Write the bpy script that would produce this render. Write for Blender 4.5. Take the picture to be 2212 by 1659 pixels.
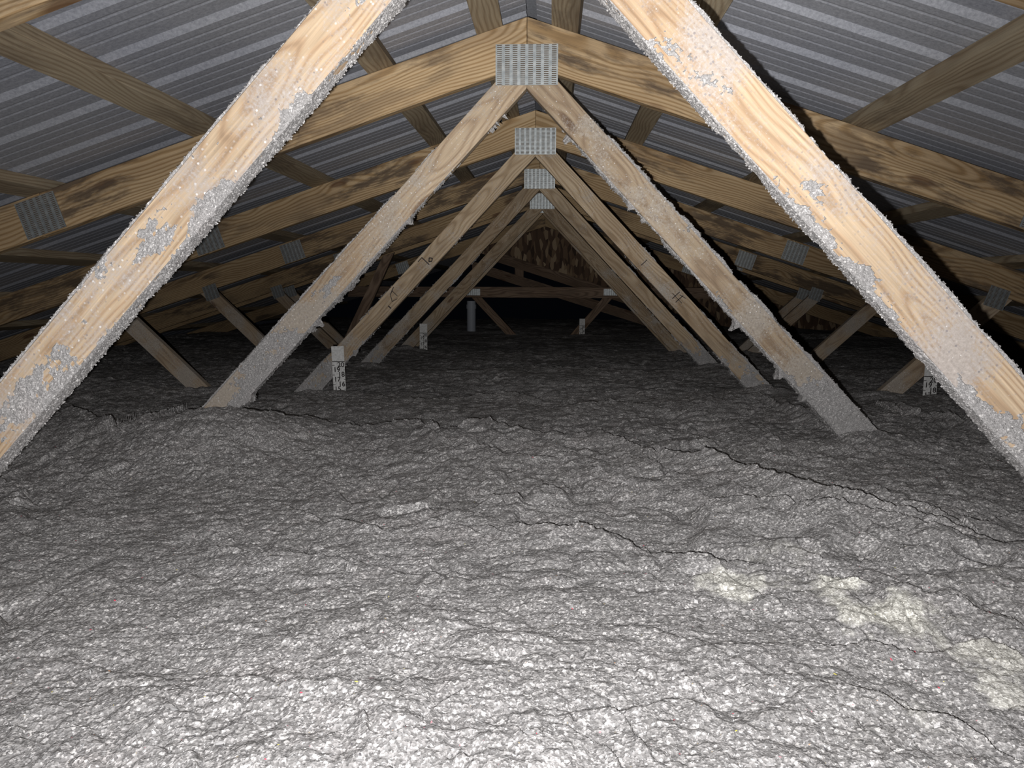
import bpy, bmesh, math, random
import numpy as np
from mathutils import Vector, Matrix

# ------------------------------------------------------------------ clear
for o in list(bpy.data.objects): bpy.data.objects.remove(o, do_unlink=True)
sc = bpy.context.scene
COL = sc.collection
random.seed(7)

# ------------------------------------------------------------------ camera (origin), ridge runs along +Y
FPX, PITCH, YAW, ROLL = 1547.5, -0.1321, -0.0549, 0.0047
XR, ZA, D1, M = -0.0913, 0.8715, 2.448, 0.3267      # ridge x, apex height of the chords, first truss, roof slope
SP = 1.219                                          # truss spacing (4 ft)
WM, WZ = 1.0537, 0.221                              # slope of the diagonal webs, where they meet below the apex
fwd = Vector((math.sin(YAW)*math.cos(PITCH), math.cos(YAW)*math.cos(PITCH), math.sin(PITCH)))
rt0 = Vector((math.cos(YAW), -math.sin(YAW), 0)); up0 = rt0.cross(fwd)
rt = rt0*math.cos(ROLL)+up0*math.sin(ROLL); up = -rt0*math.sin(ROLL)+up0*math.cos(ROLL)
cd = bpy.data.cameras.new('camera'); cam = bpy.data.objects.new('camera', cd); COL.objects.link(cam)
cam.matrix_world = Matrix(((rt.x, up.x, -fwd.x, 0), (rt.y, up.y, -fwd.y, 0), (rt.z, up.z, -fwd.z, 0), (0, 0, 0, 1)))
cd.sensor_fit = 'HORIZONTAL'; cd.sensor_width = 36; cd.lens = 36*FPX/2212
cd.clip_start = .02; cd.clip_end = 60
sc.camera = cam

# ------------------------------------------------------------------ world, the phone's flash, exposure
w = bpy.data.worlds.new('world'); sc.world = w; w.use_nodes = True
w.node_tree.nodes['Background'].inputs[0].default_value = (.35, .45, .7, 1)
w.node_tree.nodes['Background'].inputs[1].default_value = .002
ld = bpy.data.lights.new('phone_flash', 'SPOT'); lo = bpy.data.objects.new('phone_flash', ld); COL.objects.link(lo)
lo.matrix_world = cam.matrix_world.copy(); lo.location = rt*-.026+up*-.0235+fwd*.0
ld.energy = 154; ld.color = (1, .985, .995); ld.shadow_soft_size = .004
ld.spot_size = math.radians(150); ld.spot_blend = 1.0
ld.use_nodes = True
nt = ld.node_tree; em = nt.nodes.get('Emission'); lf = nt.nodes.new('ShaderNodeLightFalloff')
lf.inputs['Strength'].default_value = 1.0; lf.inputs['Smooth'].default_value = .4
nt.links.new(lf.outputs['Quadratic'], em.inputs['Strength'])
td = bpy.data.lights.new('peak_fill_spot', 'SPOT'); to = bpy.data.objects.new('peak_fill_spot', td); COL.objects.link(to)  # added fill spot at the flash position, brightens the truss peaks
to.location = lo.location; to.rotation_euler = Vector((-.045, -1, -.27)).to_track_quat('Z', 'Y').to_euler()
td.energy = 185; td.color = (1, .975, .95); td.shadow_soft_size = .004; td.spot_size = math.radians(54); td.spot_blend = 1.0
td.use_nodes = True; nt = td.node_tree; lf = nt.nodes.new('ShaderNodeLightFalloff'); lf.inputs['Strength'].default_value = 1.0; lf.inputs['Smooth'].default_value = 4.0
nt.links.new(lf.outputs['Quadratic'], nt.nodes.get('Emission').inputs['Strength'])
vs = sc.view_settings
vs.view_transform = 'Standard'; vs.look = 'None'; vs.gamma = 1; vs.use_curve_mapping = False; vs.exposure = 0
sc.cycles.max_bounces = 5; sc.cycles.use_denoising = True; sc.cycles.caustics_reflective = False; sc.cycles.caustics_refractive = False

# ------------------------------------------------------------------ numpy noise
def _h(ix, iy, iz, seed):
    n = (ix.astype(np.int64)*374761393 + iy.astype(np.int64)*668265263 + iz.astype(np.int64)*2147483647 + seed*974634777) & 0xffffffff
    n = ((n ^ (n >> 13))*1274126177) & 0xffffffff
    n = ((n ^ (n >> 15))*2246822519) & 0xffffffff
    return ((n ^ (n >> 16)) & 0xffffff)/float(0xffffff)
def vn(x, y, z=None, seed=0):
    x = np.asarray(x, float); y = np.asarray(y, float)
    fx, fy = np.floor(x), np.floor(y); u = x-fx; v = y-fy
    u = u*u*u*(u*(u*6-15)+10); v = v*v*v*(v*(v*6-15)+10)
    if z is None:
        zz = np.zeros_like(fx)
        a, b, c, d = (_h(fx+i, fy+j, zz, seed) for i, j in ((0, 0), (1, 0), (0, 1), (1, 1)))
        return (a*(1-u)+b*u)*(1-v)+(c*(1-u)+d*u)*v
    z = np.asarray(z, float); fz = np.floor(z); t = z-fz; t = t*t*(3-2*t); r = []
    for k in (0, 1):
        a, b, c, d = (_h(fx+i, fy+j, fz+k, seed) for i, j in ((0, 0), (1, 0), (0, 1), (1, 1)))
        r.append((a*(1-u)+b*u)*(1-v)+(c*(1-u)+d*u)*v)
    return r[0]*(1-t)+r[1]*t
def fbm(x, y, z=None, o=4, seed=0, g=.5):
    s = 0; a = 1; n = 0; f = 1
    for k in range(o):
        s = s+a*vn(x*f, y*f, None if z is None else z*f, seed+k*17); n += a; a *= g; f *= 2.03
    return s/n
def sstep(a, b, x):
    t = np.clip((x-a)/(b-a), 0, 1); return t*t*(3-2*t)

# ------------------------------------------------------------------ materials
def mat(name):
    m = bpy.data.materials.new(name); m.use_nodes = True
    n = m.node_tree; b = n.nodes['Principled BSDF']
    return m, n, b
def N(nt, t, **k):
    n = nt.nodes.new(t)
    for a, b in k.items():
        if a in n.inputs.keys(): n.inputs[a].default_value = b
        else: setattr(n, a, b)
    return n
def MIX(nt, f, a, b, mode='MIX'):
    n = nt.nodes.new('ShaderNodeMix'); n.data_type = 'RGBA'; n.blend_type = mode
    for s, v in ((n.inputs[0], f), (n.inputs[6], a), (n.inputs[7], b)):
        if hasattr(v, 'is_linked') or hasattr(v, 'links'): nt.links.new(v, s)
        else: s.default_value = v
    return n.outputs[2]
def RAMP(nt, f, pts):
    n = nt.nodes.new('ShaderNodeValToRGB'); nt.links.new(f, n.inputs[0]); e = n.color_ramp.elements
    while len(e) < len(pts): e.new(.5)
    for i, (p, c) in enumerate(pts):
        e[i].position = p; e[i].color = (*c, 1) if len(c) == 3 else c
    return n.outputs[0]
def MATH(nt, op, a, b=None, clamp=False):
    n = nt.nodes.new('ShaderNodeMath'); n.operation = op; n.use_clamp = clamp
    for s, v in ((n.inputs[0], a), (n.inputs[1], b)):
        if v is None: continue
        if hasattr(v, 'links'): nt.links.new(v, s)
        else: s.default_value = v
    return n.outputs[0]
G = lambda v: (v, v, v)

def wood(name, light, dark, dust=0.0, stain=.5, dustcol=(.50, .47, .43), ring=26.0, fib=.30, grad=0.0):
    """pine: rings of a log cut by the board, knots, mould stains, a film of grey dust"""
    m, n, b = mat(name); L = n.links.new
    tc = N(n, 'ShaderNodeTexCoord'); oi = N(n, 'ShaderNodeObjectInfo')
    off = N(n, 'ShaderNodeCombineXYZ'); r10 = MATH(n, 'MULTIPLY', oi.outputs['Random'], 37.0)
    L(r10, off.inputs[0]); L(MATH(n, 'MULTIPLY', oi.outputs['Random'], 11.0), off.inputs[1])
    va = N(n, 'ShaderNodeVectorMath', operation='ADD'); L(tc.outputs['Object'], va.inputs[0]); L(off.outputs[0], va.inputs[1])
    # coordinate for the rings
    mp = N(n, 'ShaderNodeMapping'); L(tc.outputs['Object'], mp.inputs[0]); mp.inputs['Scale'].default_value = (.10, 1, 1); mp.inputs['Location'].default_value = (0, .055, .012)
    mw = N(n, 'ShaderNodeMapping'); L(va.outputs[0], mw.inputs[0]); mw.inputs['Scale'].default_value = (1.1, 3, 3)
    nz = N(n, 'ShaderNodeTexNoise', Scale=1.6, Detail=2.0); L(mw.outputs[0], nz.inputs['Vector'])
    sub = N(n, 'ShaderNodeVectorMath', operation='SUBTRACT'); L(nz.outputs['Color'], sub.inputs[0]); sub.inputs[1].default_value = (.5, .5, .5)
    scl = N(n, 'ShaderNodeVectorMath', operation='SCALE'); L(sub.outputs[0], scl.inputs[0]); scl.inputs['Scale'].default_value = .11
    ad = N(n, 'ShaderNodeVectorMath', operation='ADD'); L(mp.outputs[0], ad.inputs[0]); L(scl.outputs[0], ad.inputs[1])
    # knots
    mk = N(n, 'ShaderNodeMapping'); L(va.outputs[0], mk.inputs[0]); mk.inputs['Scale'].default_value = (2.6, 5, 9)
    vk = N(n, 'ShaderNodeTexVoronoi', Scale=1.0, Randomness=1.0); L(mk.outputs[0], vk.inputs['Vector'])
    kn = vk.outputs['Distance']
    wv = N(n, 'ShaderNodeTexWave', wave_type='RINGS', rings_direction='X', Scale=ring, Distortion=1.2, Detail=1.5)
    wv.inputs['Detail Scale'].default_value = 1.2
    # rings bulge round the knots
    kb = MATH(n, 'MULTIPLY', MATH(n, 'POWER', MATH(n, 'SUBTRACT', 1.0, MATH(n, 'MINIMUM', kn, 1.0)), 3.0), 14.0)
    L(kb, wv.inputs['Phase Offset']); L(ad.outputs[0], wv.inputs['Vector'])
    grain = RAMP(n, wv.outputs['Fac'], [(0, light), (.40, tuple(.93*c for c in light)), (.85, dark), (1, tuple(.85*c for c in dark))])
    # fine fibres
    mf = N(n, 'ShaderNodeMapping'); L(va.outputs[0], mf.inputs[0]); mf.inputs['Scale'].default_value = (6, 260, 260)
    nf = N(n, 'ShaderNodeTexNoise', Scale=1.0, Detail=3.0); L(mf.outputs[0], nf.inputs['Vector'])
    c = MIX(n, fib, grain, RAMP(n, nf.outputs[0], [(.3, G(.45)), (.7, G(1.0))]), 'MULTIPLY')
    # large tone changes
    ml = N(n, 'ShaderNodeMapping'); L(va.outputs[0], ml.inputs[0]); ml.inputs['Scale'].default_value = (2, 8, 8)
    nl = N(n, 'ShaderNodeTexNoise', Scale=1.0, Detail=3.0); L(ml.outputs[0], nl.inputs['Vector'])
    c = MIX(n, .5, c, RAMP(n, nl.outputs[0], [(.3, (.62, .50, .40)), (.6, (1.05, 1.0, .95))]), 'MULTIPLY')
    kc = RAMP(n, kn, [(0, G(1)), (.10, G(.9)), (.16, G(0))])
    c = MIX(n, MATH(n, 'MULTIPLY', kc, .75), c, (.09, .040, .020, 1))
    # dark mould / bark stains, streaky
    ms = N(n, 'ShaderNodeMapping'); L(va.outputs[0], ms.inputs[0]); ms.inputs['Scale'].default_value = (3, 14, 14)
    ns = N(n, 'ShaderNodeTexNoise', Scale=1.0, Detail=7.0, Roughness=.68); L(ms.outputs[0], ns.inputs['Vector'])
    n2 = N(n, 'ShaderNodeTexNoise', Scale=1.3, Detail=2.0); L(va.outputs[0], n2.inputs['Vector'])
    st = MATH(n, 'MULTIPLY', RAMP(n, ns.outputs[0], [(.46, G(0)), (.57, G(1))]), RAMP(n, n2.outputs[0], [(.41, G(0)), (.53, G(1))]))
    c = MIX(n, MATH(n, 'MULTIPLY', st, stain), c, (.085, .062, .045, 1))
    rnd = RAMP(n, oi.outputs['Random'], [(0, G(.82)), (1, G(1.08))])
    c = MIX(n, 1.0, c, rnd, 'MULTIPLY')
    # dust
    nd = N(n, 'ShaderNodeTexNoise', Scale=160.0, Detail=5.0, Roughness=.7); L(va.outputs[0], nd.inputs['Vector'])
    ng = N(n, 'ShaderNodeTexNoise', Scale=7.0, Detail=4.0); L(va.outputs[0], ng.inputs['Vector'])
    if dust > 0:
        dd = MATH(n, 'ADD', MATH(n, 'MULTIPLY', nd.outputs[0], .5), MATH(n, 'MULTIPLY', ng.outputs[0], .9))
        sx = N(n, 'ShaderNodeSeparateXYZ'); L(tc.outputs['Object'], sx.inputs[0]); dd = MATH(n, 'ADD', dd, MATH(n, 'MULTIPLY', sx.outputs[0], grad))
        t = .92-.55*dust
        dm = RAMP(n, dd, [(max(0, t-.08), G(0)), (min(1, t+.08), G(1))])
        dsp = RAMP(n, nd.outputs[0], [(.35, tuple(.7*x for x in dustcol)), (.6, dustcol), (.78, tuple(min(.7, 1.4*x) for x in dustcol))])
        c = MIX(n, MATH(n, 'MULTIPLY', dm, .88), c, dsp)
        vs_ = N(n, 'ShaderNodeTexVoronoi', Scale=170.0); L(va.outputs[0], vs_.inputs['Vector'])
        sv = N(n, 'ShaderNodeSeparateColor'); L(vs_.outputs['Color'], sv.inputs[0])
        dots = MATH(n, 'MULTIPLY', RAMP(n, sv.outputs[0], [(.80, G(0)), (.84, G(1))]), RAMP(n, vs_.outputs['Distance'], [(.28, G(1)), (.40, G(0))]))
        dots = MATH(n, 'MULTIPLY', dots, RAMP(n, ng.outputs[0], [(.35, G(.1)), (.6, G(.9))]))
        c = MIX(n, dots, c, RAMP(n, sv.outputs[1], [(0, (.20, .18, .18)), (.6, (.34, .31, .30)), (1, (.80, .79, .76))]))
    L(c, b.inputs['Base Color']); b.inputs['Roughness'].default_value = .8; b.inputs['Specular IOR Level'].default_value = .2
    bp = N(n, 'ShaderNodeBump', Strength=.35, Distance=.001)
    L(MATH(n, 'ADD', nf.outputs[0], MATH(n, 'MULTIPLY', nd.outputs[0], dust*2)), bp.inputs['Height']); L(bp.outputs[0], b.inputs['Normal'])
    return m

LT, DK = (.56, .40, .23), (.36, .20, .085)
W_chord = wood('pine_chord', (.52, .39, .235), (.38, .26, .135), 0, .85, ring=30.0, fib=.45)
W_web = wood('pine_web', (.52, .42, .295), (.42, .32, .21), .22, .25, (.40, .37, .33), 34.0, .45, .10)
W_near = wood('pine_near_web', (.62, .49, .34), (.52, .38, .25), .33, .10, (.44, .40, .37), 44.0, .5)
W_dusty = wood('pine_dusty_web', (.52, .42, .30), (.43, .33, .23), .42, .1, (.42, .375, .32), 36.0, .45, .14)
W_purl = wood('pine_purlin', (.44, .375, .265), (.36, .29, .195), 0, .4, ring=24.0, fib=.4)
W_far = wood('dark_far_timber', (.30, .22, .16), (.20, .14, .10), 0, .4)  # darker brown pine for the far boards and the brace

def mk_insul(name, fleck=1.0, k=1.0, con=0.0):
    m, n, b = mat(name); L = n.links.new
    tc = N(n, 'ShaderNodeTexCoord'); P = tc.outputs['Object']
    v = N(n, 'ShaderNodeTexVoronoi', Scale=340.0*fleck); L(P, v.inputs['Vector'])
    v2 = N(n, 'ShaderNodeTexVoronoi', Scale=230.0*fleck); L(P, v2.inputs['Vector'])
    nz = N(n, 'ShaderNodeTexNoise', Scale=9.0, Detail=5.0); L(P, nz.inputs['Vector'])
    nf = N(n, 'ShaderNodeTexNoise', Scale=420.0*fleck, Detail=3.0); L(P, nf.inputs['Vector'])
    sep = N(n, 'ShaderNodeSeparateColor'); L(v.outputs['Color'], sep.inputs[0])
    sep2 = N(n, 'ShaderNodeSeparateColor'); L(v2.outputs['Color'], sep2.inputs[0])
    c = RAMP(n, sep.outputs[0], [(0, tuple(k*x for x in (.15, .147, .145))), (.5, tuple(k*x for x in (.26, .255, .25))), (.82, tuple(k*x for x in (.38, .373, .368))), (.95, tuple(k*x for x in (.55, .54, .53))), (1, (.70, .69, .68))])
    c = MIX(n, con, c, (.30*k, .295*k, .29*k, 1))
    c = MIX(n, MATH(n, 'MULTIPLY', RAMP(n, sep2.outputs[0], [(.95, G(0)), (.97, G(1))]), .8), c, (.72, .71, .69, 1))
    c = MIX(n, .5, c, RAMP(n, nz.outputs[0], [(.3, (.80, .78, .76)), (.55, (1.0, .98, .97)), (.75, (1.06, 1.0, .98))]), 'MULTIPLY')
    c = MIX(n, .45, c, RAMP(n, nf.outputs[0], [(.3, G(.6)), (.7, G(1.3))]), 'MULTIPLY')
    at = N(n, 'ShaderNodeAttribute', attribute_name='tint')
    c = MIX(n, at.outputs['Fac'], c, RAMP(n, sep.outputs[1], [(0, (.30, .29, .26)), (.5, (.50, .49, .44)), (1, (.88, .87, .80))]))
    L(c, b.inputs['Base Color']); b.inputs['Roughness'].default_value = 1; b.inputs['Specular IOR Level'].default_value = .08
    bp = N(n, 'ShaderNodeBump', Strength=.6, Distance=.0012)
    L(MATH(n, 'ADD', nf.outputs[0], v.outputs['Distance']), bp.inputs['Height']); L(bp.outputs[0], b.inputs['Normal'])
    return m
M_ins = mk_insul('cellulose_insulation')
M_crust = mk_insul('cellulose_crust', 1.6, 1.15, .45)

m, n, b = mat('paper_flakes'); at = N(n, 'ShaderNodeAttribute', attribute_name='Col')
n.links.new(at.outputs['Color'], b.inputs['Base Color']); b.inputs['Roughness'].default_value = .9; M_flake = m

m, n, b = mat('galvanised_roof'); L = n.links.new
tc = N(n, 'ShaderNodeTexCoord')
nz = N(n, 'ShaderNodeTexNoise', Scale=120.0, Detail=6.0, Roughness=.75); L(tc.outputs['Object'], nz.inputs['Vector'])
n2 = N(n, 'ShaderNodeTexNoise', Scale=1.7, Detail=3.0); L(tc.outputs['Object'], n2.inputs['Vector'])
c = RAMP(n, nz.outputs[0], [(.3, (.27, .28, .31)), (.7, (.50, .51, .55))])
c = MIX(n, .6, c, RAMP(n, n2.outputs[0], [(.35, (.8, .82, .86)), (.65, (1, 1, .98))]), 'MULTIPLY')
L(c, b.inputs['Base Color']); b.inputs['Metallic'].default_value = .3; b.inputs['Roughness'].default_value = .7
bp = N(n, 'ShaderNodeBump', Strength=.25, Distance=.001); L(nz.outputs[0], bp.inputs['Height']); L(bp.outputs[0], b.inputs['Normal'])
M_roof = m
m, n, b = mat('galvanised_plate'); L = n.links.new
tc = N(n, 'ShaderNodeTexCoord'); nz = N(n, 'ShaderNodeTexNoise', Scale=60.0, Detail=5.0); L(tc.outputs['Object'], nz.inputs['Vector'])
L(RAMP(n, nz.outputs[0], [(.3, (.29, .32, .33)), (.7, (.47, .50, .50))]), b.inputs['Base Color'])
b.inputs['Metallic'].default_value = .6; b.inputs['Roughness'].default_value = .45; M_plate = m
m, n, b = mat('slot_shade_wood'); b.inputs['Base Color'].default_value = (.10, .07, .045, 1); b.inputs['Roughness'].default_value = 1; M_slot = m  # wood behind the slots, their shade put into its dark colour
m, n, b = mat('dark_ink'); b.inputs['Base Color'].default_value = (.03, .025, .025, 1); b.inputs['Roughness'].default_value = .9; M_ink = m
m, n, b = mat('ruler_card'); L = n.links.new
tc = N(n, 'ShaderNodeTexCoord'); nz = N(n, 'ShaderNodeTexNoise', Scale=90.0, Detail=4.0); L(tc.outputs['Object'], nz.inputs['Vector'])
L(RAMP(n, nz.outputs[0], [(.3, (.52, .52, .50)), (.6, (.74, .74, .72))]), b.inputs['Base Color']); b.inputs['Roughness'].default_value = .7; M_card = m
m, n, b = mat('grey_pipe'); b.inputs['Base Color'].default_value = (.42, .45, .50, 1); b.inputs['Roughness'].default_value = .6; M_pipe = m
m, n, b = mat('strand_board'); L = n.links.new
tc = N(n, 'ShaderNodeTexCoord'); mp = N(n, 'ShaderNodeMapping'); L(tc.outputs['Object'], mp.inputs[0]); mp.inputs['Scale'].default_value = (26, 26, 9)
nz0 = N(n, 'ShaderNodeTexNoise', Scale=3.0); L(tc.outputs['Object'], nz0.inputs['Vector'])
v = N(n, 'ShaderNodeTexVoronoi', Scale=1.0); L(MIX(n, .25, mp.outputs[0], nz0.outputs['Color'], 'ADD'), v.inputs['Vector'])
sp = N(n, 'ShaderNodeSeparateColor'); L(v.outputs['Color'], sp.inputs[0])
L(RAMP(n, sp.outputs[0], [(0, (.06, .035, .022)), (.5, (.15, .09, .055)), (.85, (.28, .19, .11)), (1, (.45, .34, .22))]), b.inputs['Base Color'])
b.inputs['Roughness'].default_value = .85; M_osb = m

# ------------------------------------------------------------------ object helpers
def link(o, parent=None):
    COL.objects.link(o)
    if parent is not None: o.parent = parent
    return o
def tag(o, label=None, cat=None, group=None, kind=None):
    for k, v in (('label', label), ('category', cat), ('group', group), ('kind', kind)):
        if v: o[k] = v
    return o
def empty(name, loc, parent=None):
    o = bpy.data.objects.new(name, None); o.location = loc; o.empty_display_size = .1
    return link(o, parent)
def np_mesh(name, V, F, mats, parent=None, smooth=False, loc=(0, 0, 0), mi=None):
    me = bpy.data.meshes.new(name)
    V = np.asarray(V, np.float32); F = np.asarray(F, np.int32)
    k = F.shape[1]
    me.vertices.add(len(V)); me.vertices.foreach_set('co', V.ravel())
    me.loops.add(F.size); me.loops.foreach_set('vertex_index', F.ravel())
    me.polygons.add(len(F)); me.polygons.foreach_set('loop_start', np.arange(0, F.size, k, dtype=np.int32))
    me.polygons.foreach_set('loop_total', np.full(len(F), k, np.int32))
    for q in (mats if isinstance(mats, (list, tuple)) else [mats]): me.materials.append(q)
    if mi is not None: me.polygons.foreach_set('material_index', np.asarray(mi, np.int32))
    me.polygons.foreach_set('use_smooth', np.full(len(F), smooth, bool))
    me.update(calc_edges=True); me.validate()
    o = bpy.data.objects.new(name, me); o.location = loc
    return link(o, parent)
def board(name, poly, p0, p1, y0, th, material, parent, bev=.0018):
    """board lying in the truss plane: poly = outline (x,z), p0->p1 its grain direction, y0 front face, th thickness"""
    a = math.atan2(p1[1]-p0[1], p1[0]-p0[0]); c = Vector(((p0[0]+p1[0])/2, 0, (p0[1]+p1[1])/2))
    ca, sa = math.cos(a), math.sin(a)
    bm = bmesh.new(); fr = []; bk = []
    for x, z in poly:
        dx, dz = x-c.x, z-c.z
        lx, lz = dx*ca+dz*sa, -dx*sa+dz*ca
        fr.append(bm.verts.new((lx, 0, lz))); bk.append(bm.verts.new((lx, th, lz)))
    bm.faces.new(fr); bm.faces.new(bk[::-1])
    k = len(poly)
    for i in range(k): bm.faces.new((fr[i], bk[i], bk[(i+1) % k], fr[(i+1) % k]))
    bmesh.ops.recalc_face_normals(bm, faces=bm.faces)
    if bev: bmesh.ops.bevel(bm, geom=list(bm.edges), offset=bev, segments=1, affect='EDGES')
    me = bpy.data.meshes.new(name); bm.to_mesh(me); bm.free(); me.materials.append(material)
    o = bpy.data.objects.new(name, me); o.location = (c.x, y0, c.z); o.rotation_euler = (0, -a, 0)
    return link(o, parent)

# ------------------------------------------------------------------ the roof: ribbed metal panels on both slopes
RL = 5.6; PT = .038                     # slope run and purlin thickness
SL = math.sqrt(1+M*M)
Y0R, Y1R = -1.03, 12.5
roof = empty('ceiling', (XR, 0, ZA)); tag(roof, kind='structure')
def panel_mesh(side):
    prof = []; P = .2286
    for r in range(4):
        b0 = r*P
        for dy, h in ((0, 0), (.018, .0125), (.034, .0125), (.052, 0), (.080, 0), (.086, .0017), (.089, .0017), (.094, 0), (.124, 0), (.130, .0017), (.133, .0017), (.138, 0), (.172, 0), (.178, .0017), (.181, .0017), (.186, 0)):
            prof.append((b0+dy, h))
    prof.append((4*P+.004, 0)); prof.append((4*P+.012, .0195))
    k = len(prof); V = []; F = []
    nx, nz = side*M/SL, 1/SL
    for j, run in enumerate((.004 if side < 0 else .030, RL)):
        for (y, h) in prof:
            V.append((side*run+nx*h, y, -M*run+nz*h))
    for i in range(k-1): F.append((i, i+1, k+i+1, k+i))
    me = bpy.data.meshes.new('roof_panel'); me.from_pydata(V, [], F); me.materials.append(M_roof); me.update()
    return me
for side, ph in ((-1, 1.585), (1, 1.655)):
    me = panel_mesh(side); W = .9144
    k0 = math.floor((Y0R-ph)/W); y = ph+k0*W
    while y < Y1R:
        o = bpy.data.objects.new('roof_panel', me); link(o, roof); o.location = (0, y, PT*SL+.001); y += W
rc = board('ridge_cap', [(-.16, -.16*M), (0, 0), (.16, -.16*M), (.16, -.16*M+.002), (0, .002), (-.16, -.16*M+.002)], (-.1, 0), (.1, 0), Y0R, Y1R-Y0R, M_roof, roof, 0)
rc.location.z += PT*SL+.07

# ------------------------------------------------------------------ purlins along the building
PUR = [.121, .482, 1.085, 1.69, 2.30, 2.91, 3.52, 4.13]
ordn = ['nearest the ridge', 'second from the ridge', 'third from the ridge', 'fourth from the ridge', 'fifth from the ridge', 'sixth from the ridge', 'seventh from the ridge', 'lowest, nearest the eave']
for side in (-1, 1):
    for i, xo in enumerate(PUR):
        mx = XR+side*xo; mz = ZA-M*xo
        bm = bmesh.new(); w2 = .0445
        for a in (-w2, w2):
            for h in (0.0006, PT):
                for yy in (Y0R, Y1R-.05):
                    bm.verts.new((yy-5, a, h))
        bmesh.ops.convex_hull(bm, input=bm.verts); bmesh.ops.bevel(bm, geom=list(bm.edges), offset=.0015, segments=1, affect='EDGES')
        me = bpy.data.meshes.new('purlin'); bm.to_mesh(me); bm.free(); me.materials.append(W_purl)
        o = bpy.data.objects.new('purlin', me); link(o)
        ax = Vector((0, 1, 0)); nrm = Vector((side*M, 0, 1)).normalized(); ay = nrm.cross(ax)
        o.matrix_world = Matrix(((ax.x, ay.x, nrm.x, mx), (ax.y, ay.y, nrm.y, 5), (ax.z, ay.z, nrm.z, mz), (0, 0, 0, 1)))
        tag(o, 'flat pine purlin under the metal roof, %s slope, %s' % ('left' if side < 0 else 'right', ordn[i]), 'purlin', 'purlins under the roof metal')

# ------------------------------------------------------------------ connector plates with punched slots
def plate_mesh(nc, nr, W, H):
    """thin galvanised sheet, nc x nr punched slots with rims, pressed wood behind, coloured dark for the shade in the slots"""
    xs = []; cw = W/nc
    for i in range(nc): xs += [i*cw-W/2, i*cw+cw*.20-W/2, i*cw+cw*.80-W/2]
    xs.append(W/2); zs = []; rh = H/nr
    for j in range(nr): zs += [j*rh-H/2, j*rh+rh*.30-H/2, j*rh+rh*.72-H/2]
    zs.append(H/2)
    V = []; F = []; MI = []; T = .0016
    X, Z = len(xs), len(zs)
    for y in (-T-.0012, -.0012):
        for z in zs:
            for x in xs: V.append((x, y, z))
    k = X*Z
    idx = lambda l, i, j: l*k+j*X+i
    for j in range(Z-1):
        for i in range(X-1):
            if i % 3 == 1 and j % 3 == 1:
                a, b_, c, d = (i, j), (i+1, j), (i+1, j+1), (i, j+1)
                for p, q in ((a, b_), (b_, c), (c, d), (d, a)):
                    F.append((idx(0, *q), idx(0, *p), idx(1, *p), idx(1, *q))); MI.append(0)
            else:
                F.append((idx(0, i, j), idx(0, i+1, j), idx(0, i+1, j+1), idx(0, i, j+1))); MI.append(0)
    n0 = len(V); V += [(-W/2, -.0003, -H/2), (W/2, -.0003, -H/2), (W/2, -.0003, H/2), (-W/2, -.0003, H/2)]
    F.append((n0, n0+1, n0+2, n0+3)); MI.append(1)
    for (a, b_) in (((0, 0), (X-1, 0)), ((X-1, 0), (X-1, Z-1)), ((X-1, Z-1), (0, Z-1)), ((0, Z-1), (0, 0))):
        F.append((idx(0, *b_), idx(0, *a), idx(1, *a), idx(1, *b_))); MI.append(0)
    me = bpy.data.meshes.new('connector_plate'); me.from_pydata(V, [], F)
    me.materials.append(M_plate); me.materials.append(M_slot)
    me.polygons.foreach_set('material_index', MI); me.update(); return me
P_peak = plate_mesh(8, 20, .2032, .127)
P_splice = plate_mesh(6, 20, .150, .127)
P_joint = plate_mesh(4, 16, .10, .10)
P_flat = plate_mesh(7, 12, .175, .076)
def plate(me, x, z, a, parent, y=0):
    o = bpy.data.objects.new('connector_plate', me); link(o, parent); o.location = (x, y, z); o.rotation_euler = (0, -a, 0)
    return o

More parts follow.
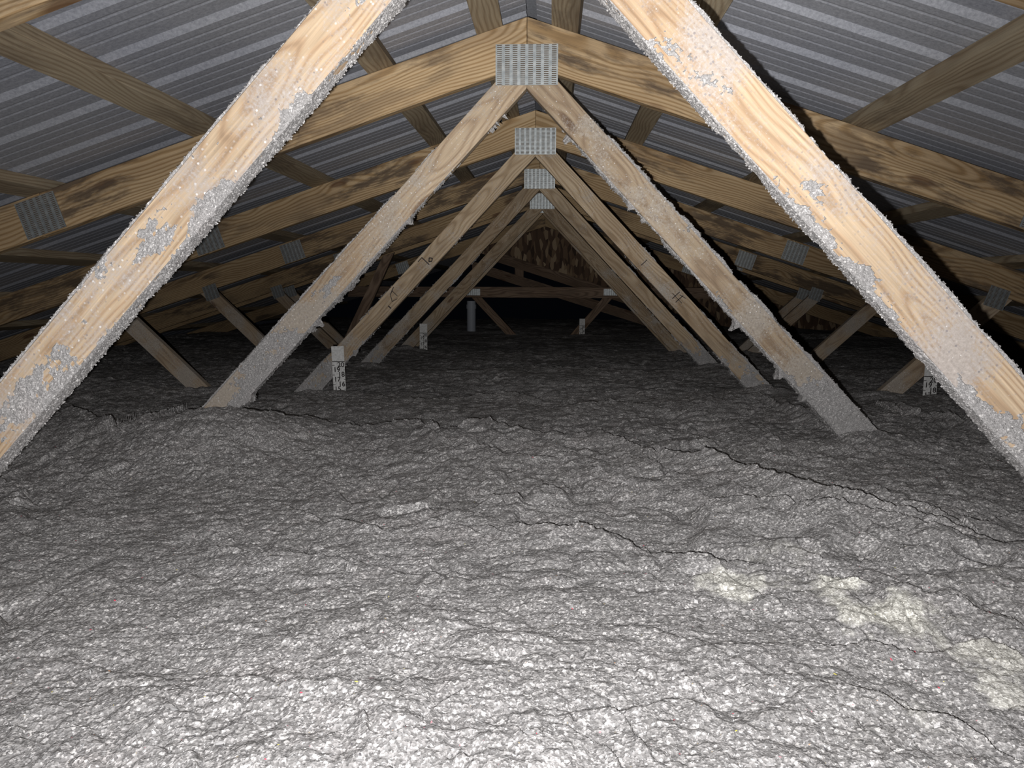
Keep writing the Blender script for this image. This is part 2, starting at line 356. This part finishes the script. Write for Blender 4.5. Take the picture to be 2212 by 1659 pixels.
# ------------------------------------------------------------------ crust of stuck cellulose round a web
def flakes(P, Nn, n, size, rng, stand=.6):
    """n small irregular chips growing out of points P with normals Nn: returns V,F"""
    i = rng.integers(0, len(P), n); p = P[i]; nn = Nn[i]
    d = rng.normal(size=(n, 3)); d -= (d*nn).sum(1)[:, None]*nn; d /= np.linalg.norm(d, axis=1)[:, None]+1e-9
    e = np.cross(nn, d); s = size*rng.uniform(.4, 1.3, n)[:, None]
    out = nn*s*rng.uniform(0, stand*2, n)[:, None]
    a = p-d*s*.5; b_ = p+d*s*.4+out*.3; c = p+d*s*.3+e*s*.6+out; dd = p-d*s*.4+e*s*.5+out*.8
    V = np.stack([a, b_, c, dd], 1).reshape(-1, 3); F = np.arange(4*n).reshape(n, 4)
    return V, F
def crust(parent, length, res, hf, seed, nfl, fsize, th=.038, wd=.089, flk=(0, 0)):
    """parent = web object (local X along it, Y 0..th, Z +-wd/2). hf(s, face, v, P) gives the thickness in metres"""
    nl = int(length/res); segs = [('front', (0, -wd/2), (0, wd/2)), ('top', (0, wd/2), (th, wd/2)), ('back', (th, wd/2), (th, -wd/2)), ('bottom', (th, -wd/2), (0, -wd/2))]
    per = []
    for f, (nm, a, b_) in enumerate(segs):
        L_ = math.hypot(b_[0]-a[0], b_[1]-a[1]); k = max(3, int(L_/(res*(2.5 if nm == 'back' else 1))))
        nx_, nz_ = {'front': (-1, 0), 'top': (0, 1), 'back': (1, 0), 'bottom': (0, -1)}[nm]
        for i in range(k):
            t = i/k; per.append((a[0]+(b_[0]-a[0])*t, a[1]+(b_[1]-a[1])*t, nx_, nz_, f, t))
    per = np.array(per); npr = len(per)
    # smooth the normals at the corners
    nr = per[:, 2:4]+.9*np.roll(per[:, 2:4], 1, 0)*0
    for _ in range(2): nr = (np.roll(nr, 1, 0)+nr*2+np.roll(nr, -1, 0))/4
    nr /= np.linalg.norm(nr, axis=1)[:, None]
    S = np.linspace(0, 1, nl); s, j = np.meshgrid(S, np.arange(npr), indexing='ij')
    X = (s-.5)*length; Yy = per[j, 0]; Z = per[j, 1]
    h = hf(s, per[j, 4], per[j, 5], X, Yy, Z)
    h = np.where(h <= 0, -.003, h)
    Pn = np.stack([np.zeros_like(X), nr[j, 0], nr[j, 1]], -1)
    P = np.stack([X, Yy, Z], -1)+Pn*h[..., None]
    V = P.reshape(-1, 3); a = (np.arange(nl-1)[:, None]*npr+np.arange(npr)[None]); bb = (np.arange(nl-1)[:, None]*npr+(np.arange(npr)+1) % npr)
    F = np.stack([a, bb, bb+npr, a+npr], -1).reshape(-1, 4)
    hq = h.reshape(-1)[F].max(1); F = F[hq > 0]
    rng = np.random.default_rng(seed)
    wgt = (h.reshape(-1) > .0015)*(1+2*(per[j, 4].reshape(-1) != 0)); ids = np.flatnonzero(wgt)
    if nfl and len(ids):
        pr = wgt[ids]/wgt[ids].sum(); ch = rng.choice(ids, nfl, p=pr)
        V2, F2 = flakes(V[ch], Pn.reshape(-1, 3)[ch], nfl, fsize, rng, .42)
        F = np.concatenate([F, F2+len(V)]); V = np.concatenate([V, V2])
    o = np_mesh('insulation_crust', V, F, M_crust, parent); o['kind'] = 'stuff'; o['label'] = 'grey fluffy cellulose stuck along the wood'
    return o
def hf_make(seed, front, edge, tail=None, spikes=0.0, lowbias=.0, hmax=.006):
    def hf(s, f, t, X, Yy, Z):
        b1 = fbm(X*9+seed*13, Z*22+Yy*20, None, 4, seed)                # blotches
        fine = fbm(X*150, Z*150+seed, Yy*150, 3, seed+5, .65)
        lump = fbm(X*38, Z*38, Yy*38+seed, 3, seed+9)
        isf = (f == 0); low = sstep(.045, -.045, Z)
        cov = np.where(isf, front+lowbias*(low-.4), edge)
        if tail is not None: cov = cov+tail(s)
        v = b1+.28*(fine-.5)+.25*(lump-.5)-(1-cov)
        h = np.clip(v*3.2, -1, 1)*hmax*np.where(isf, .55, 1)+np.where(v > 0, (fine-.35)*hmax*.8+(lump-.4)*hmax*.7, 0)
        if spikes:
            sp_ = np.clip(fbm(X*26+seed, Z*8, None, 3, seed+31)-.60, 0, 1)*spikes
            h = h+np.where((f == 3) & (v > -.05), sp_*(.4+fine), 0)
        return np.where(v > 0, np.maximum(h, .0004), -1)
    return hf

# ------------------------------------------------------------------ trusses
CV = .140*SL
C2X = 5.3
def web_poly(side):
    wv = .089*math.sqrt(1+WM*WM); zb = -1.74
    xo = (CV-(WZ-wv))/(WM-M)
    pts = [(0, -WZ), (0, -CV-.0005), (side*xo, -CV-M*xo-.0005)]
    pts += [(side*(-zb-WZ+wv)/WM, zb), (side*(-zb-WZ)/WM, zb)]
    return pts
def side_poly(side):
    # secondary web: from the rafter at x=2.27 down to the foot of the main web
    k = .965; u = (-1/math.sqrt(1+k*k), -k/math.sqrt(1+k*k)); nrm = (u[1], -u[0])
    c0 = (2.262, -.935); res = []
    def hit(sgn):
        px, pz = c0[0]+nrm[0]*.0445*sgn, c0[1]+nrm[1]*.0445*sgn
        # meet chord underside z=-CV-M x
        t = (-CV-M*px-pz)/(u[1]+M*u[0]); return (px+u[0]*t, pz+u[1]*t-.0006)
    a, b_ = hit(1), hit(-1)
    t = (-1.70-c0[1])/u[1]; e = (c0[0]+u[0]*t, c0[1]+u[1]*t)
    c = (e[0]-nrm[0]*.0445, e[1]-nrm[1]*.0445); d = (e[0]+nrm[0]*.0445, e[1]+nrm[1]*.0445)
    return [(side*x, z) for x, z in (a, b_, c, d)]
SX = 1.685
def truss(k, label, wmat, parts='all'):
    Y = D1+SP*(k-1)
    if k == 5: Y = D1+SP*3+.30          # doubled up close behind the fourth
    t = empty('roof_truss', (XR, Y, ZA)); tag(t, label, 'truss', 'roof trusses under the metal roof')
    T = .038; webs = {}
    jit = random.Random(k)
    for s in (-1, 1):
        g = .0006
        board('top_chord', [(s*g, 0), (s*(SX-.001), -M*SX), (s*(SX-.001), -M*SX-CV), (s*g, -CV)], (0, 0), (s*SX, -M*SX), 0, T, W_chord, t)
        board('top_chord', [(s*(SX+.001), -M*SX), (s*C2X, -M*C2X), (s*C2X, -M*C2X-CV), (s*(SX+.001), -M*SX-CV)], (s*SX, -M*SX), (s*C2X, -M*C2X), 0, T, W_chord, t)
        a = math.atan2(-M*s, 1)
        plate(P_splice, s*SX, -M*SX-CV*.52, -s*math.atan(M), t)
        if parts == 'all':
            wp = web_poly(s); cx = [(0, -WZ+.0645), (s*1.503, -1.74)]
            webs[s] = board('web', wp, cx[0], cx[1], 0, T, wmat[s], t)
            sp_ = side_poly(s); board('web', sp_, ((sp_[0][0]+sp_[1][0])/2, (sp_[0][1]+sp_[1][1])/2), ((sp_[2][0]+sp_[3][0])/2, (sp_[2][1]+sp_[3][1])/2), 0, T, W_dusty, t)
            plate(P_joint, s*2.27, -.905, -s*math.atan(M), t)
    if parts == 'all': plate(P_peak, 0, -.1484, 0, t)
    return t, webs
T0, w0 = truss(0, 'closest truss, its two broad dusty diagonal webs sweeping out of the picture', {-1: W_near, 1: W_near})
T1, w1 = truss(1, 'first whole truss from the camera, with the largest slotted plate at its peak', {-1: W_dusty, 1: W_dusty})
T2, w2 = truss(2, 'second whole truss from the camera, pencil marks on its clean diagonal webs', {-1: W_web, 1: W_web})
T3, w3 = truss(3, 'third whole truss from the camera, framed inside the second peak', {-1: W_web, 1: W_web})
T4, w4 = truss(4, 'fourth whole truss, small ribbed plate at its peak', {-1: W_web, 1: W_web})
T5, w5 = truss(5, 'dim fifth truss doubled up close behind the fourth', {-1: W_web, 1: W_web})
T6, _ = truss(6, 'dark flat-chord truss at the back with a plate at each end', {-1: W_web, 1: W_web}, parts='flat')
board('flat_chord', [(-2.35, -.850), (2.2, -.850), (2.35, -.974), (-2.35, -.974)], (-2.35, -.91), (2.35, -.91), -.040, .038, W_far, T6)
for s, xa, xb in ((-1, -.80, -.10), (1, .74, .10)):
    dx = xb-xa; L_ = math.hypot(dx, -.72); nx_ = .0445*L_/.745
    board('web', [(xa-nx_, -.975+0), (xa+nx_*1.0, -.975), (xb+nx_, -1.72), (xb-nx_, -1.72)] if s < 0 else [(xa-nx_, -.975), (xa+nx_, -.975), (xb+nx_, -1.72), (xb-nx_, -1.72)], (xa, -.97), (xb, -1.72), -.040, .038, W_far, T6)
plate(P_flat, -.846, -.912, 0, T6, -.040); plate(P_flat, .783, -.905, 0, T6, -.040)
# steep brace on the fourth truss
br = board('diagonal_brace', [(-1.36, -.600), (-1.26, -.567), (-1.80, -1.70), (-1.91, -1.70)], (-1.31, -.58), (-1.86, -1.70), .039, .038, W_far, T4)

# crusts on the webs (local X runs from the peak down to the foot)
LW = math.hypot(1.503, 1.74-WZ+.0645)
def sgn_crust(wb, **k): return crust(wb, LW*.985, **k)
# is local +Z the upper side?  left webs run p0->p1 toward -x: their local Z points down, so flip in hf
def flip(hf, left):
    if not left: return hf
    def g(s, f, t, X, Yy, Z):
        f2 = np.where(f == 1, 3, np.where(f == 3, 1, f)); return hf(s, f2, t, X, Yy, -Z)
    return g
crust(w0[-1], LW*.985, .0032, flip(hf_make(3, .30, .80, lambda s: .07*np.exp(-((s-.42)/.16)**2), .012, .24, .0036), True), 11, 32000, .0032)
crust(w0[1], LW*.985, .0032, flip(hf_make(8, .26, .80, lambda s: .07*sstep(.45, .8, s), .030, .26, .0036), False), 12, 32000, .0032)
crust(w1[-1], LW*.985, .0045, flip(hf_make(21, .20, .72, lambda s: .42*np.exp(-((s-.62)/.08)**2)+.10*sstep(.3, .5, s)-.5*sstep(.35, .05, s), .11, .15, .005), True), 13, 9000, .0042)
crust(w1[1], LW*.985, .0045, flip(hf_make(27, .20, .62, lambda s: .85*sstep(.60, .72, s)-.25*sstep(.35, .05, s), .16, .1, .008), False), 14, 9000, .0042)
for wq, sd in ((w2, 40), (w3, 50)):
    for s in (-1, 1):
        crust(wq[s], LW*.985, .008, flip(hf_make(sd+s, .12, .40, lambda s_: .65*sstep(.60, .78, s_)-.5*sstep(.4, .1, s_), .05, .1, .006), s < 0), 15+s, 800, .008)

# pencil / stamp marks on the second truss's webs
def marks(wb, strokes):
    V = []; F = []
    for (x0, z0, x1, z1, w_) in strokes:
        d = Vector((x1-x0, z1-z0)).normalized(); nn = Vector((-d.y, d.x))*w_/2; b0 = len(V)
        for y in (-.0012, .0004):
            V += [(x0+nn.x, y, z0+nn.y), (x1+nn.x, y, z1+nn.y), (x1-nn.x, y, z1-nn.y), (x0-nn.x, y, z0-nn.y)]
        F += [(b0, b0+3, b0+2, b0+1), (b0, b0+1, b0+5, b0+4), (b0+1, b0+2, b0+6, b0+5), (b0+2, b0+3, b0+7, b0+6), (b0+3, b0, b0+4, b0+7)]
    me = bpy.data.meshes.new('ink_mark'); me.from_pydata(V, [], F); me.materials.append(M_ink)
    o = bpy.data.objects.new('ink_mark', me); link(o, wb); return o
h_ = -LW/2
marks(w2[-1], [(h_+.80, .022, h_+.80, -.030, .005), (h_+.80, -.030, h_+.83, -.030, .004), (h_+.775, -.002, h_+.790, .010, .005), (h_+.775, -.002, h_+.765, .012, .005), (h_+.765, .012, h_+.780, .020, .005), (h_+.780, .020, h_+.790, .010, .005)])
marks(w2[-1], [(h_+1.01, -.035, h_+1.05, -.02, .004), (h_+1.03, -.03, h_+1.03, .01, .003), (h_+1.05, -.02, h_+1.07, .01, .003), (h_+1.07, .01, h_+1.04, .02, .003), (h_+1.10, .01, h_+1.10, .03, .006)])
marks(w2[1], [(h_+.80, -.022, h_+.80, .018, .004)])
marks(w2[1], [(h_+1.03, -.02, h_+1.03, .03, .004), (h_+1.055, -.02, h_+1.055, .03, .004), (h_+1.01, .0, h_+1.08, .0, .003), (h_+1.04, .02, h_+1.075, .03, .003)])

# ------------------------------------------------------------------ the blown-in insulation
def backproj(u, v, zz):
    D = fwd+rt*((u-1106)/FPX)-up*((v-829.5)/FPX); return (D.x*zz/D.z, D.y*zz/D.z)
crests = [  # (points in the picture, guessed height, amplitude, length of the rise)
    ([(640, 905), (700, 918), (760, 925), (900, 912), (960, 935), (1060, 925), (1180, 945), (1300, 945), (1400, 985), (1560, 1015), (1700, 1075), (1850, 1110), (2000, 1160), (2100, 1190), (2230, 1215)], -.50, .045, .35),
    ([(470, 1062), (545, 1045), (580, 1048), (640, 1075), (740, 1110), (850, 1140)], -.49, .015, .18),
    ([(1080, 1130), (1180, 1145), (1300, 1165), (1450, 1205), (1600, 1222), (1700, 1238), (1900, 1285), (2060, 1320), (2212, 1360)], -.49, .024, .22),
    ([(1480, 893), (1560, 885), (1640, 875), (1720, 905), (1850, 915), (1960, 930)], -.53, .030, .35),
    ([(1890, 875), (1960, 905), (2080, 925), (2230, 960)], -.53, .03, .35),
    ([(60, 885), (150, 872), (250, 905), (330, 895), (400, 862), (450, 866)], -.46, .05, .30),
    ([(520, 882), (560, 885), (600, 905)], -.47, .03, .25),
    ([(1500, 1092), (1600, 1098), (1690, 1105), (1740, 1130), (1800, 1122), (1880, 1160), (1960, 1190)], -.49, .018, .12),
    ([(1640, 1165), (1720, 1180), (1780, 1215), (1850, 1212), (1930, 1245), (2040, 1270), (2150, 1262)], -.49, .014, .12),
    ([(1820, 1085), (1900, 1075), (1990, 1110), (2080, 1140), (2160, 1190), (2240, 1180)], -.50, .020, .15),
    ([(1840, 1235), (1880, 1232), (1930, 1245), (1960, 1262)], -.48, .016, .08),
    ([(1180, 895), (1320, 880), (1480, 905), (1600, 930)], -.53, .022, .25),
    ([(600, 862), (760, 858), (900, 872), (1080, 862), (1250, 850)], -.54, .024, .35),
    ([(900, 812), (1150, 806), (1400, 812), (1600, 808)], -.54, .024, .5),
    ([(300, 960), (420, 985), (560, 978), (700, 1010), (820, 1005)], -.49, .012, .12),
    ([(1230, 1010), (1330, 1040), (1450, 1050), (1560, 1085)], -.49, .012, .12),
    ([(1380, 1350), (1460, 1380), (1560, 1400), (1640, 1395)], -.49, .008, .08),
    ([(420, 1150), (520, 1165), (650, 1180), (760, 1200), (860, 1230), (980, 1245)], -.49, .010, .12),
    ([(260, 1430), (460, 1440), (600, 1455), (760, 1462), (900, 1470)], -.49, .008, .08),
    ([(1600, 1430), (1660, 1455), (1750, 1462), (1850, 1465)], -.49, .008, .08),
    ([(880, 1330), (1000, 1345), (1100, 1372), (1250, 1380)], -.49, .007, .08),
]
def ground(x, y, dx):
    """height of the insulation; dx = local mesh size, finer detail fades out below it"""
    X, Y = x, y
    z = -.535+.030*(fbm(X*1.3+5, Y*1.1, None, 2, 3)-.5)*2
    z += .022*np.exp(-((Y-1.0)/.9)**2)                                 # rises a little under the camera
    xl = X-XR
    z += .115*np.exp(-((xl+1.03)/.30)**2-((Y-2.36)/.28)**2)            # mound at the left web foot
    z += .03*np.exp(-((xl+1.0)/.12)**2-((Y-3.62)/.10)**2)
    z += .02*np.exp(-((xl-1.20)/.22)**2-((Y-2.40)/.16)**2)
    for kk in range(1, 5):                                              # little heaps where the webs go in
        for sd in (-1, 1):
            if kk == 1 and sd < 0: continue
            yt = D1+SP*(kk-1)
            z += (.022 if kk == 1 else .030)*np.exp(-((xl-sd*1.17)/.13)**2-((Y-yt+.02)/.07)**2)
            z += .030*np.exp(-((xl-sd*1.70)/.12)**2-((Y-yt+.02)/.07)**2)
    jag = .05*(fbm(X*7, Y*3+1.5, None, 7, 77, .68)-.5)*2
    for q, (pl, zz, A, Lr) in enumerate(crests):
        w_ = [backproj(u, v, zz) for u, v in pl]; xs = [p[0] for p in w_]; ys = [p[1] for p in w_]
        o = np.argsort(xs); xs = np.array(xs)[o]; ys = np.array(ys)[o]
        yc = np.interp(X, xs, ys)+jag*(.5 if A < .02 else 1)
        win = sstep(xs[0]-.10, xs[0]+.12, X)*sstep(xs[-1]+.15, xs[-1]-.12, X)
        amp = A*(.65+.7*vn(X*4, X*0+q, None, 5))
        d = yc-Y
        z += win*amp*np.where(d > 0, np.exp(-np.abs(d)/Lr), np.exp(-np.abs(d)/.012)*.0+sstep(-.022, 0, d))
    # overlapping, broken drifts: slow rise towards the back, sudden drop
    for i, (per, A) in enumerate(((.52, .034), (.27, .019), (.13, .009), (.062, .0042))):
        fade = np.clip((per*.10/dx-.35)/.6, 0, 1)
        wx = (fbm(X/per*.55+i*9, Y/per*.5, None, 4, 100+i, .6)-.5)*2
        s = Y/per+.30*X/per+wx*1.7
        f = s-np.floor(s); saw = np.where(f < .90, f/.90, (1-f)/.10)-.5
        mk = sstep(.46, .68, fbm(X/per*.5+31, Y/per*.7, None, 3, 200+i))
        z += A*saw*mk*fade
    # clumps
    for i, (fr, A) in enumerate(((11, .0075), (26, .0036), (60, .0026), (130, .0024), (270, .0017))):
        fade = np.clip((1/fr/dx-1.6)/2.0, 0, 1)
        v = vn(X*fr+.3*i, Y*fr*1.15, None, 300+i)
        z += A*fade*((np.abs(v*2-1)-.4)*(1+1.3*sstep(1.3, 2.3, Y)*(i > 0)) if i < 3 else (v-.5))
    return z
def grid_rows():
    ys = [.36]
    while ys[-1] < 12.9: ys.append(ys[-1]+max(.0022, .0034*ys[-1]))
    return np.array(ys)
ys = grid_rows(); NC = 900
U = np.linspace(-1, 1, NC)
Yg, Ug = np.meshgrid(ys, U, indexing='ij')
Xg = np.clip(Ug*(.90*Yg+.36)-.055*Yg, -4.25, 4.08)
dxg = (.90*Yg+.36)*2/NC
Zg = ground(Xg, Yg, dxg)
V = np.stack([Xg, Yg, Zg], -1).reshape(-1, 3)
a = (np.arange(len(ys)-1)[:, None]*NC+np.arange(NC-1)[None]).reshape(-1)
F = np.stack([a, a+1, a+1+NC, a+NC], -1)
# coarse surroundings: beside and behind the camera
xs2 = np.arange(-4.25, 4.1, .05); ys2 = np.arange(-1.2, 13.0, .05)
Y2, X2 = np.meshgrid(ys2, xs2, indexing='ij'); Z2 = ground(X2, Y2, np.full_like(X2, .05))
inside = (np.abs(X2+.055*Y2) < (.90*Y2+.36)-.10) & (Y2 > .42)
Z2 = np.where(inside, -.70, Z2-.006)
V2 = np.stack([X2, Y2, Z2], -1).reshape(-1, 3); n2 = len(xs2)
a = (np.arange(len(ys2)-1)[:, None]*n2+np.arange(n2-1)[None]).reshape(-1); F2 = np.stack([a, a+1, a+1+n2, a+n2], -1)
ins2 = inside.reshape(-1)[F2].all(1); F2 = F2[~ins2]
def tintf(x_, y_):
    tn = np.zeros(len(x_)); blot = fbm(x_*16, y_*16, None, 5, 900, .68)
    for (u, v, ru, rv, st) in ((1585, 1245, 55, 26, .9), (1800, 1265, 85, 28, 1.0), (1900, 1300, 90, 30, 1.0), (1960, 1335, 70, 30, .7), (2030, 1350, 30, 22, .6), (2140, 1400, 75, 45, .8), (2200, 1480, 50, 40, .7), (1990, 1500, 55, 30, .45), (1700, 1180, 60, 16, .35), (2120, 1240, 26, 10, .3)):
        c0 = backproj(u, v, -.48); c1 = backproj(u+ru, v, -.48); c2 = backproj(u, v-rv, -.48)
        rx = abs(c1[0]-c0[0]); ry = abs(c2[1]-c0[1])
        q = np.sqrt(((x_-c0[0])/rx)**2+((y_-c0[1])/ry)**2)
        tn = np.maximum(tn, st*sstep(1.3, .4, q+(blot-.5)*3.4))
    return tn
tint1 = tintf(V[:, 0], V[:, 1])
VV = np.concatenate([V, V2]); FF = np.concatenate([F, F2+len(V)])
gi = np_mesh('loose_insulation', VV, FF, M_ins)
at = gi.data.attributes.new('tint', 'FLOAT', 'POINT'); at.data.foreach_set('value', np.concatenate([tint1, np.zeros(len(V2))]).astype(np.float32))
tag(gi, 'deep drifts of loose grey cellulose insulation covering the attic floor', 'insulation', kind='stuff')

# paper chips lying on it, mostly near the camera
rng = np.random.default_rng(5); nf = 150000
yy = .40*np.exp(rng.uniform(0, 1, nf)*math.log(3.3/.40)); xx = rng.uniform(-1, 1, nf)*(.76*yy+.28)-.055*yy
zz = ground(xx, yy, (.90*yy+.36)*2/NC)
e_ = .004
gx = (ground(xx+e_, yy, (.90*yy+.36)*2/NC)-zz)/e_; gy = (ground(xx, yy+e_, (.90*yy+.36)*2/NC)-zz)/e_
Nn = np.stack([-gx, -gy, np.ones(nf)], 1); Nn /= np.linalg.norm(Nn, axis=1)[:, None]
P = np.stack([xx, yy, zz+.0006], 1)
sz = (.0010+.0018*rng.random(nf)**3)*np.where(rng.random(nf) > .99, 2.4, 1)
def flk(P, Nn, sz):
    n = len(P); d = rng.normal(size=(n, 3)); d -= (d*Nn).sum(1)[:, None]*Nn; d /= np.linalg.norm(d, axis=1)[:, None]; e = np.cross(Nn, d)
    s = sz[:, None]; lift = Nn*s*rng.uniform(.0, .45, n)[:, None]
    a = P-d*s; b_ = P+e*s*.35*rng.uniform(.6, 1.6, n)[:, None]; c = P+d*s*rng.uniform(.6, 1.3, n)[:, None]+lift; dd = P-e*s*.5*rng.uniform(.5, 1.5, n)[:, None]+lift*.6
    return np.stack([a, b_, c, dd], 1).reshape(-1, 3), np.arange(4*n).reshape(n, 4)
Vf, Ff = flk(P, Nn, sz)
g = rng.random(nf); val = .22+.42*g**3; tf = tintf(xx, yy); val = val*(1-tf)+tf*(.45+.4*g)
colr = np.stack([val, val*.985, val*(.975-.06*tf), np.ones(nf)], 1)
r = rng.random(nf)
for lo_, hi_, cc in ((0, .0012, (.75, .05, .10)), (.0012, .002, (.80, .70, .12)), (.002, .0032, (.75, .36, .16)), (.0032, .0052, (.5, .25, .28)), (.0052, .0092, (.40, .33, .20)), (.01, .03, (.09, .085, .09))):
    colr[(r >= lo_) & (r < hi_), :3] = cc
ch = np_mesh('paper_flakes', Vf, Ff, M_flake)
ca = ch.data.attributes.new('Col', 'FLOAT_COLOR', 'CORNER'); ca.data.foreach_set('color', np.repeat(colr, 4, 0).astype(np.float32).ravel())
tag(ch, 'scattered pale and coloured paper flecks lying on the grey insulation', 'paper flecks', kind='stuff')

# ------------------------------------------------------------------ depth rulers
def ruler(x, y, ztop, rot, label, digits=True, bottom=-.78, marks_on=True):
    t = empty('depth_ruler', (x, y, ztop)); t.rotation_euler = (0, rot, 0); tag(t, label, 'ruler', 'insulation depth rulers')
    H = ztop-bottom; W = .066
    o = board('card', [(-W/2, 0), (W/2, 0), (W/2, -H), (-W/2, -H)], (0, 0), (0, -H), 0, .0015, M_card, t, 0)
    def bar(x0, x1, z, h):
        q = board('tick_mark', [(x0, z), (x1, z), (x1, z-h), (x0, z-h)], (x0, z), (x1, z), -.0006, .0006, M_ink, t, 0); return q
    bar(-W/2, W/2, -.078, .0035)
    def txt(s, x, z, size):
        cu = bpy.data.curves.new('numeral', 'FONT'); cu.body = s; cu.size = size; cu.align_x = 'CENTER'; cu.align_y = 'CENTER'; cu.extrude = .0003; cu.offset = .0006
        cu.materials.append(M_ink); qc = bpy.data.objects.new('numeral', cu); COL.objects.link(qc); bpy.context.view_layer.update()
        me = bpy.data.meshes.new_from_object(qc.evaluated_get(bpy.context.evaluated_depsgraph_get())); bpy.data.objects.remove(qc); me.name = 'numeral'
        q = bpy.data.objects.new('numeral', me); link(q, t); q.location = (x, -.0007, z); q.rotation_euler = (math.pi/2, 0, 0)
    z20 = -.098
    for i, nmb in enumerate(range(20, 13, -1)):
        z = z20-.0254*i
        if nmb % 2 == 0: txt(str(nmb), .013, z, .036); bar(-W/2, -W/2+.012, z, .0025)
        else: txt(str(nmb), -.010, z, .036); bar(W/2-.008, W/2, z, .0025)
    return t
ruler(XR-1.020, D1+SP-.006, -.300, -.03, 'white depth ruler reading 20 to 15 before the left web of second truss')
ruler(XR-1.006, D1+3*SP-.006, -.300, .01, 'small dim white depth ruler farther back beside the left web of the fourth truss')
ruler(XR+.450, D1+5*SP-.052, -.345, .0, 'dim far depth ruler right of the middle, under the flat chord')
ruler(XR+1.985, D1+SP-.006, -.345, .0, 'half hidden white depth ruler reading 16 below the frosted right web edge')

# ------------------------------------------------------------------ far end: boards, strand board wall, vent pipe
YB = D1+SP*6+.25
def px(u, v, Y):
    D = fwd+rt*((u-1106)/FPX)-up*((v-829.5)/FPX); return (D.x*Y/D.y, D.z*Y/D.y)
def far_board(name, q, Y, label):
    P = [px(u, v, Y) for u, v in q]; t = empty(name, (P[0][0], Y, P[0][1])); tag(t, label, 'rafter')
    PP = [(p[0]-P[0][0], p[1]-P[0][1]) for p in P]
    board('timber', PP, PP[0], PP[1], 0, .038, W_far, t); return t
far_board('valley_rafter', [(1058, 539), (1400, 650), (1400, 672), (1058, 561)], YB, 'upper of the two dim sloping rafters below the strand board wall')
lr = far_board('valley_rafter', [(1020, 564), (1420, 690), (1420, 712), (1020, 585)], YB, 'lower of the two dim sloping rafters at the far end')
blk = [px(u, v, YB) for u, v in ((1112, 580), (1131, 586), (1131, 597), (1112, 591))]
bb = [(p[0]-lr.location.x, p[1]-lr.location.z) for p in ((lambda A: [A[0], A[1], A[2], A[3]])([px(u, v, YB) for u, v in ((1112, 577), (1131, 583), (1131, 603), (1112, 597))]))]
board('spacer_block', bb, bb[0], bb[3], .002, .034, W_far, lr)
YW = YB+.10
P = [px(u, v, YW) for u, v in ((820, 485), (1500, 690), (2300, 760))]
xa = P[0][0]; yl = XR-(ZA+.03-P[0][1])/M*0
top = lambda x: ZA+.030-M*abs(x-XR)
poly = [(xa, top(xa)), (XR, top(XR))]
xe = XR+4.6; poly += [(xe, top(xe)), (xe, P[2][1]-.15), P[2], P[1], P[0]]
poly = [p for p in poly]
if P[0][1] > top(xa): poly = [(XR-.9, top(XR-.9)), (XR, top(XR)), (xe, top(xe)), (xe, P[2][1]-.15), P[1], px(1000, 535, YW)]
wt = board('wall_back', poly, (0, 0), (1, 0), YW, .012, M_osb, None, 0); tag(wt, kind='structure')
# vent pipe
bm = bmesh.new(); x0, z0 = px(1018, 645, 9.0)
bmesh.ops.create_cone(bm, cap_ends=True, segments=20, radius1=.055, radius2=.055, depth=.62)
bmesh.ops.create_cone(bm, cap_ends=True, segments=20, radius1=.062, radius2=.062, depth=.05, matrix=Matrix.Translation((0, 0, .24)))
me = bpy.data.meshes.new('vent_pipe'); bm.to_mesh(me); bm.free(); me.materials.append(M_pipe)
o = bpy.data.objects.new('vent_pipe', me); o.location = (x0, 9.0, z0-.34); link(o); tag(o, 'dim grey vertical vent pipe standing behind the flat-chord truss', 'pipe')
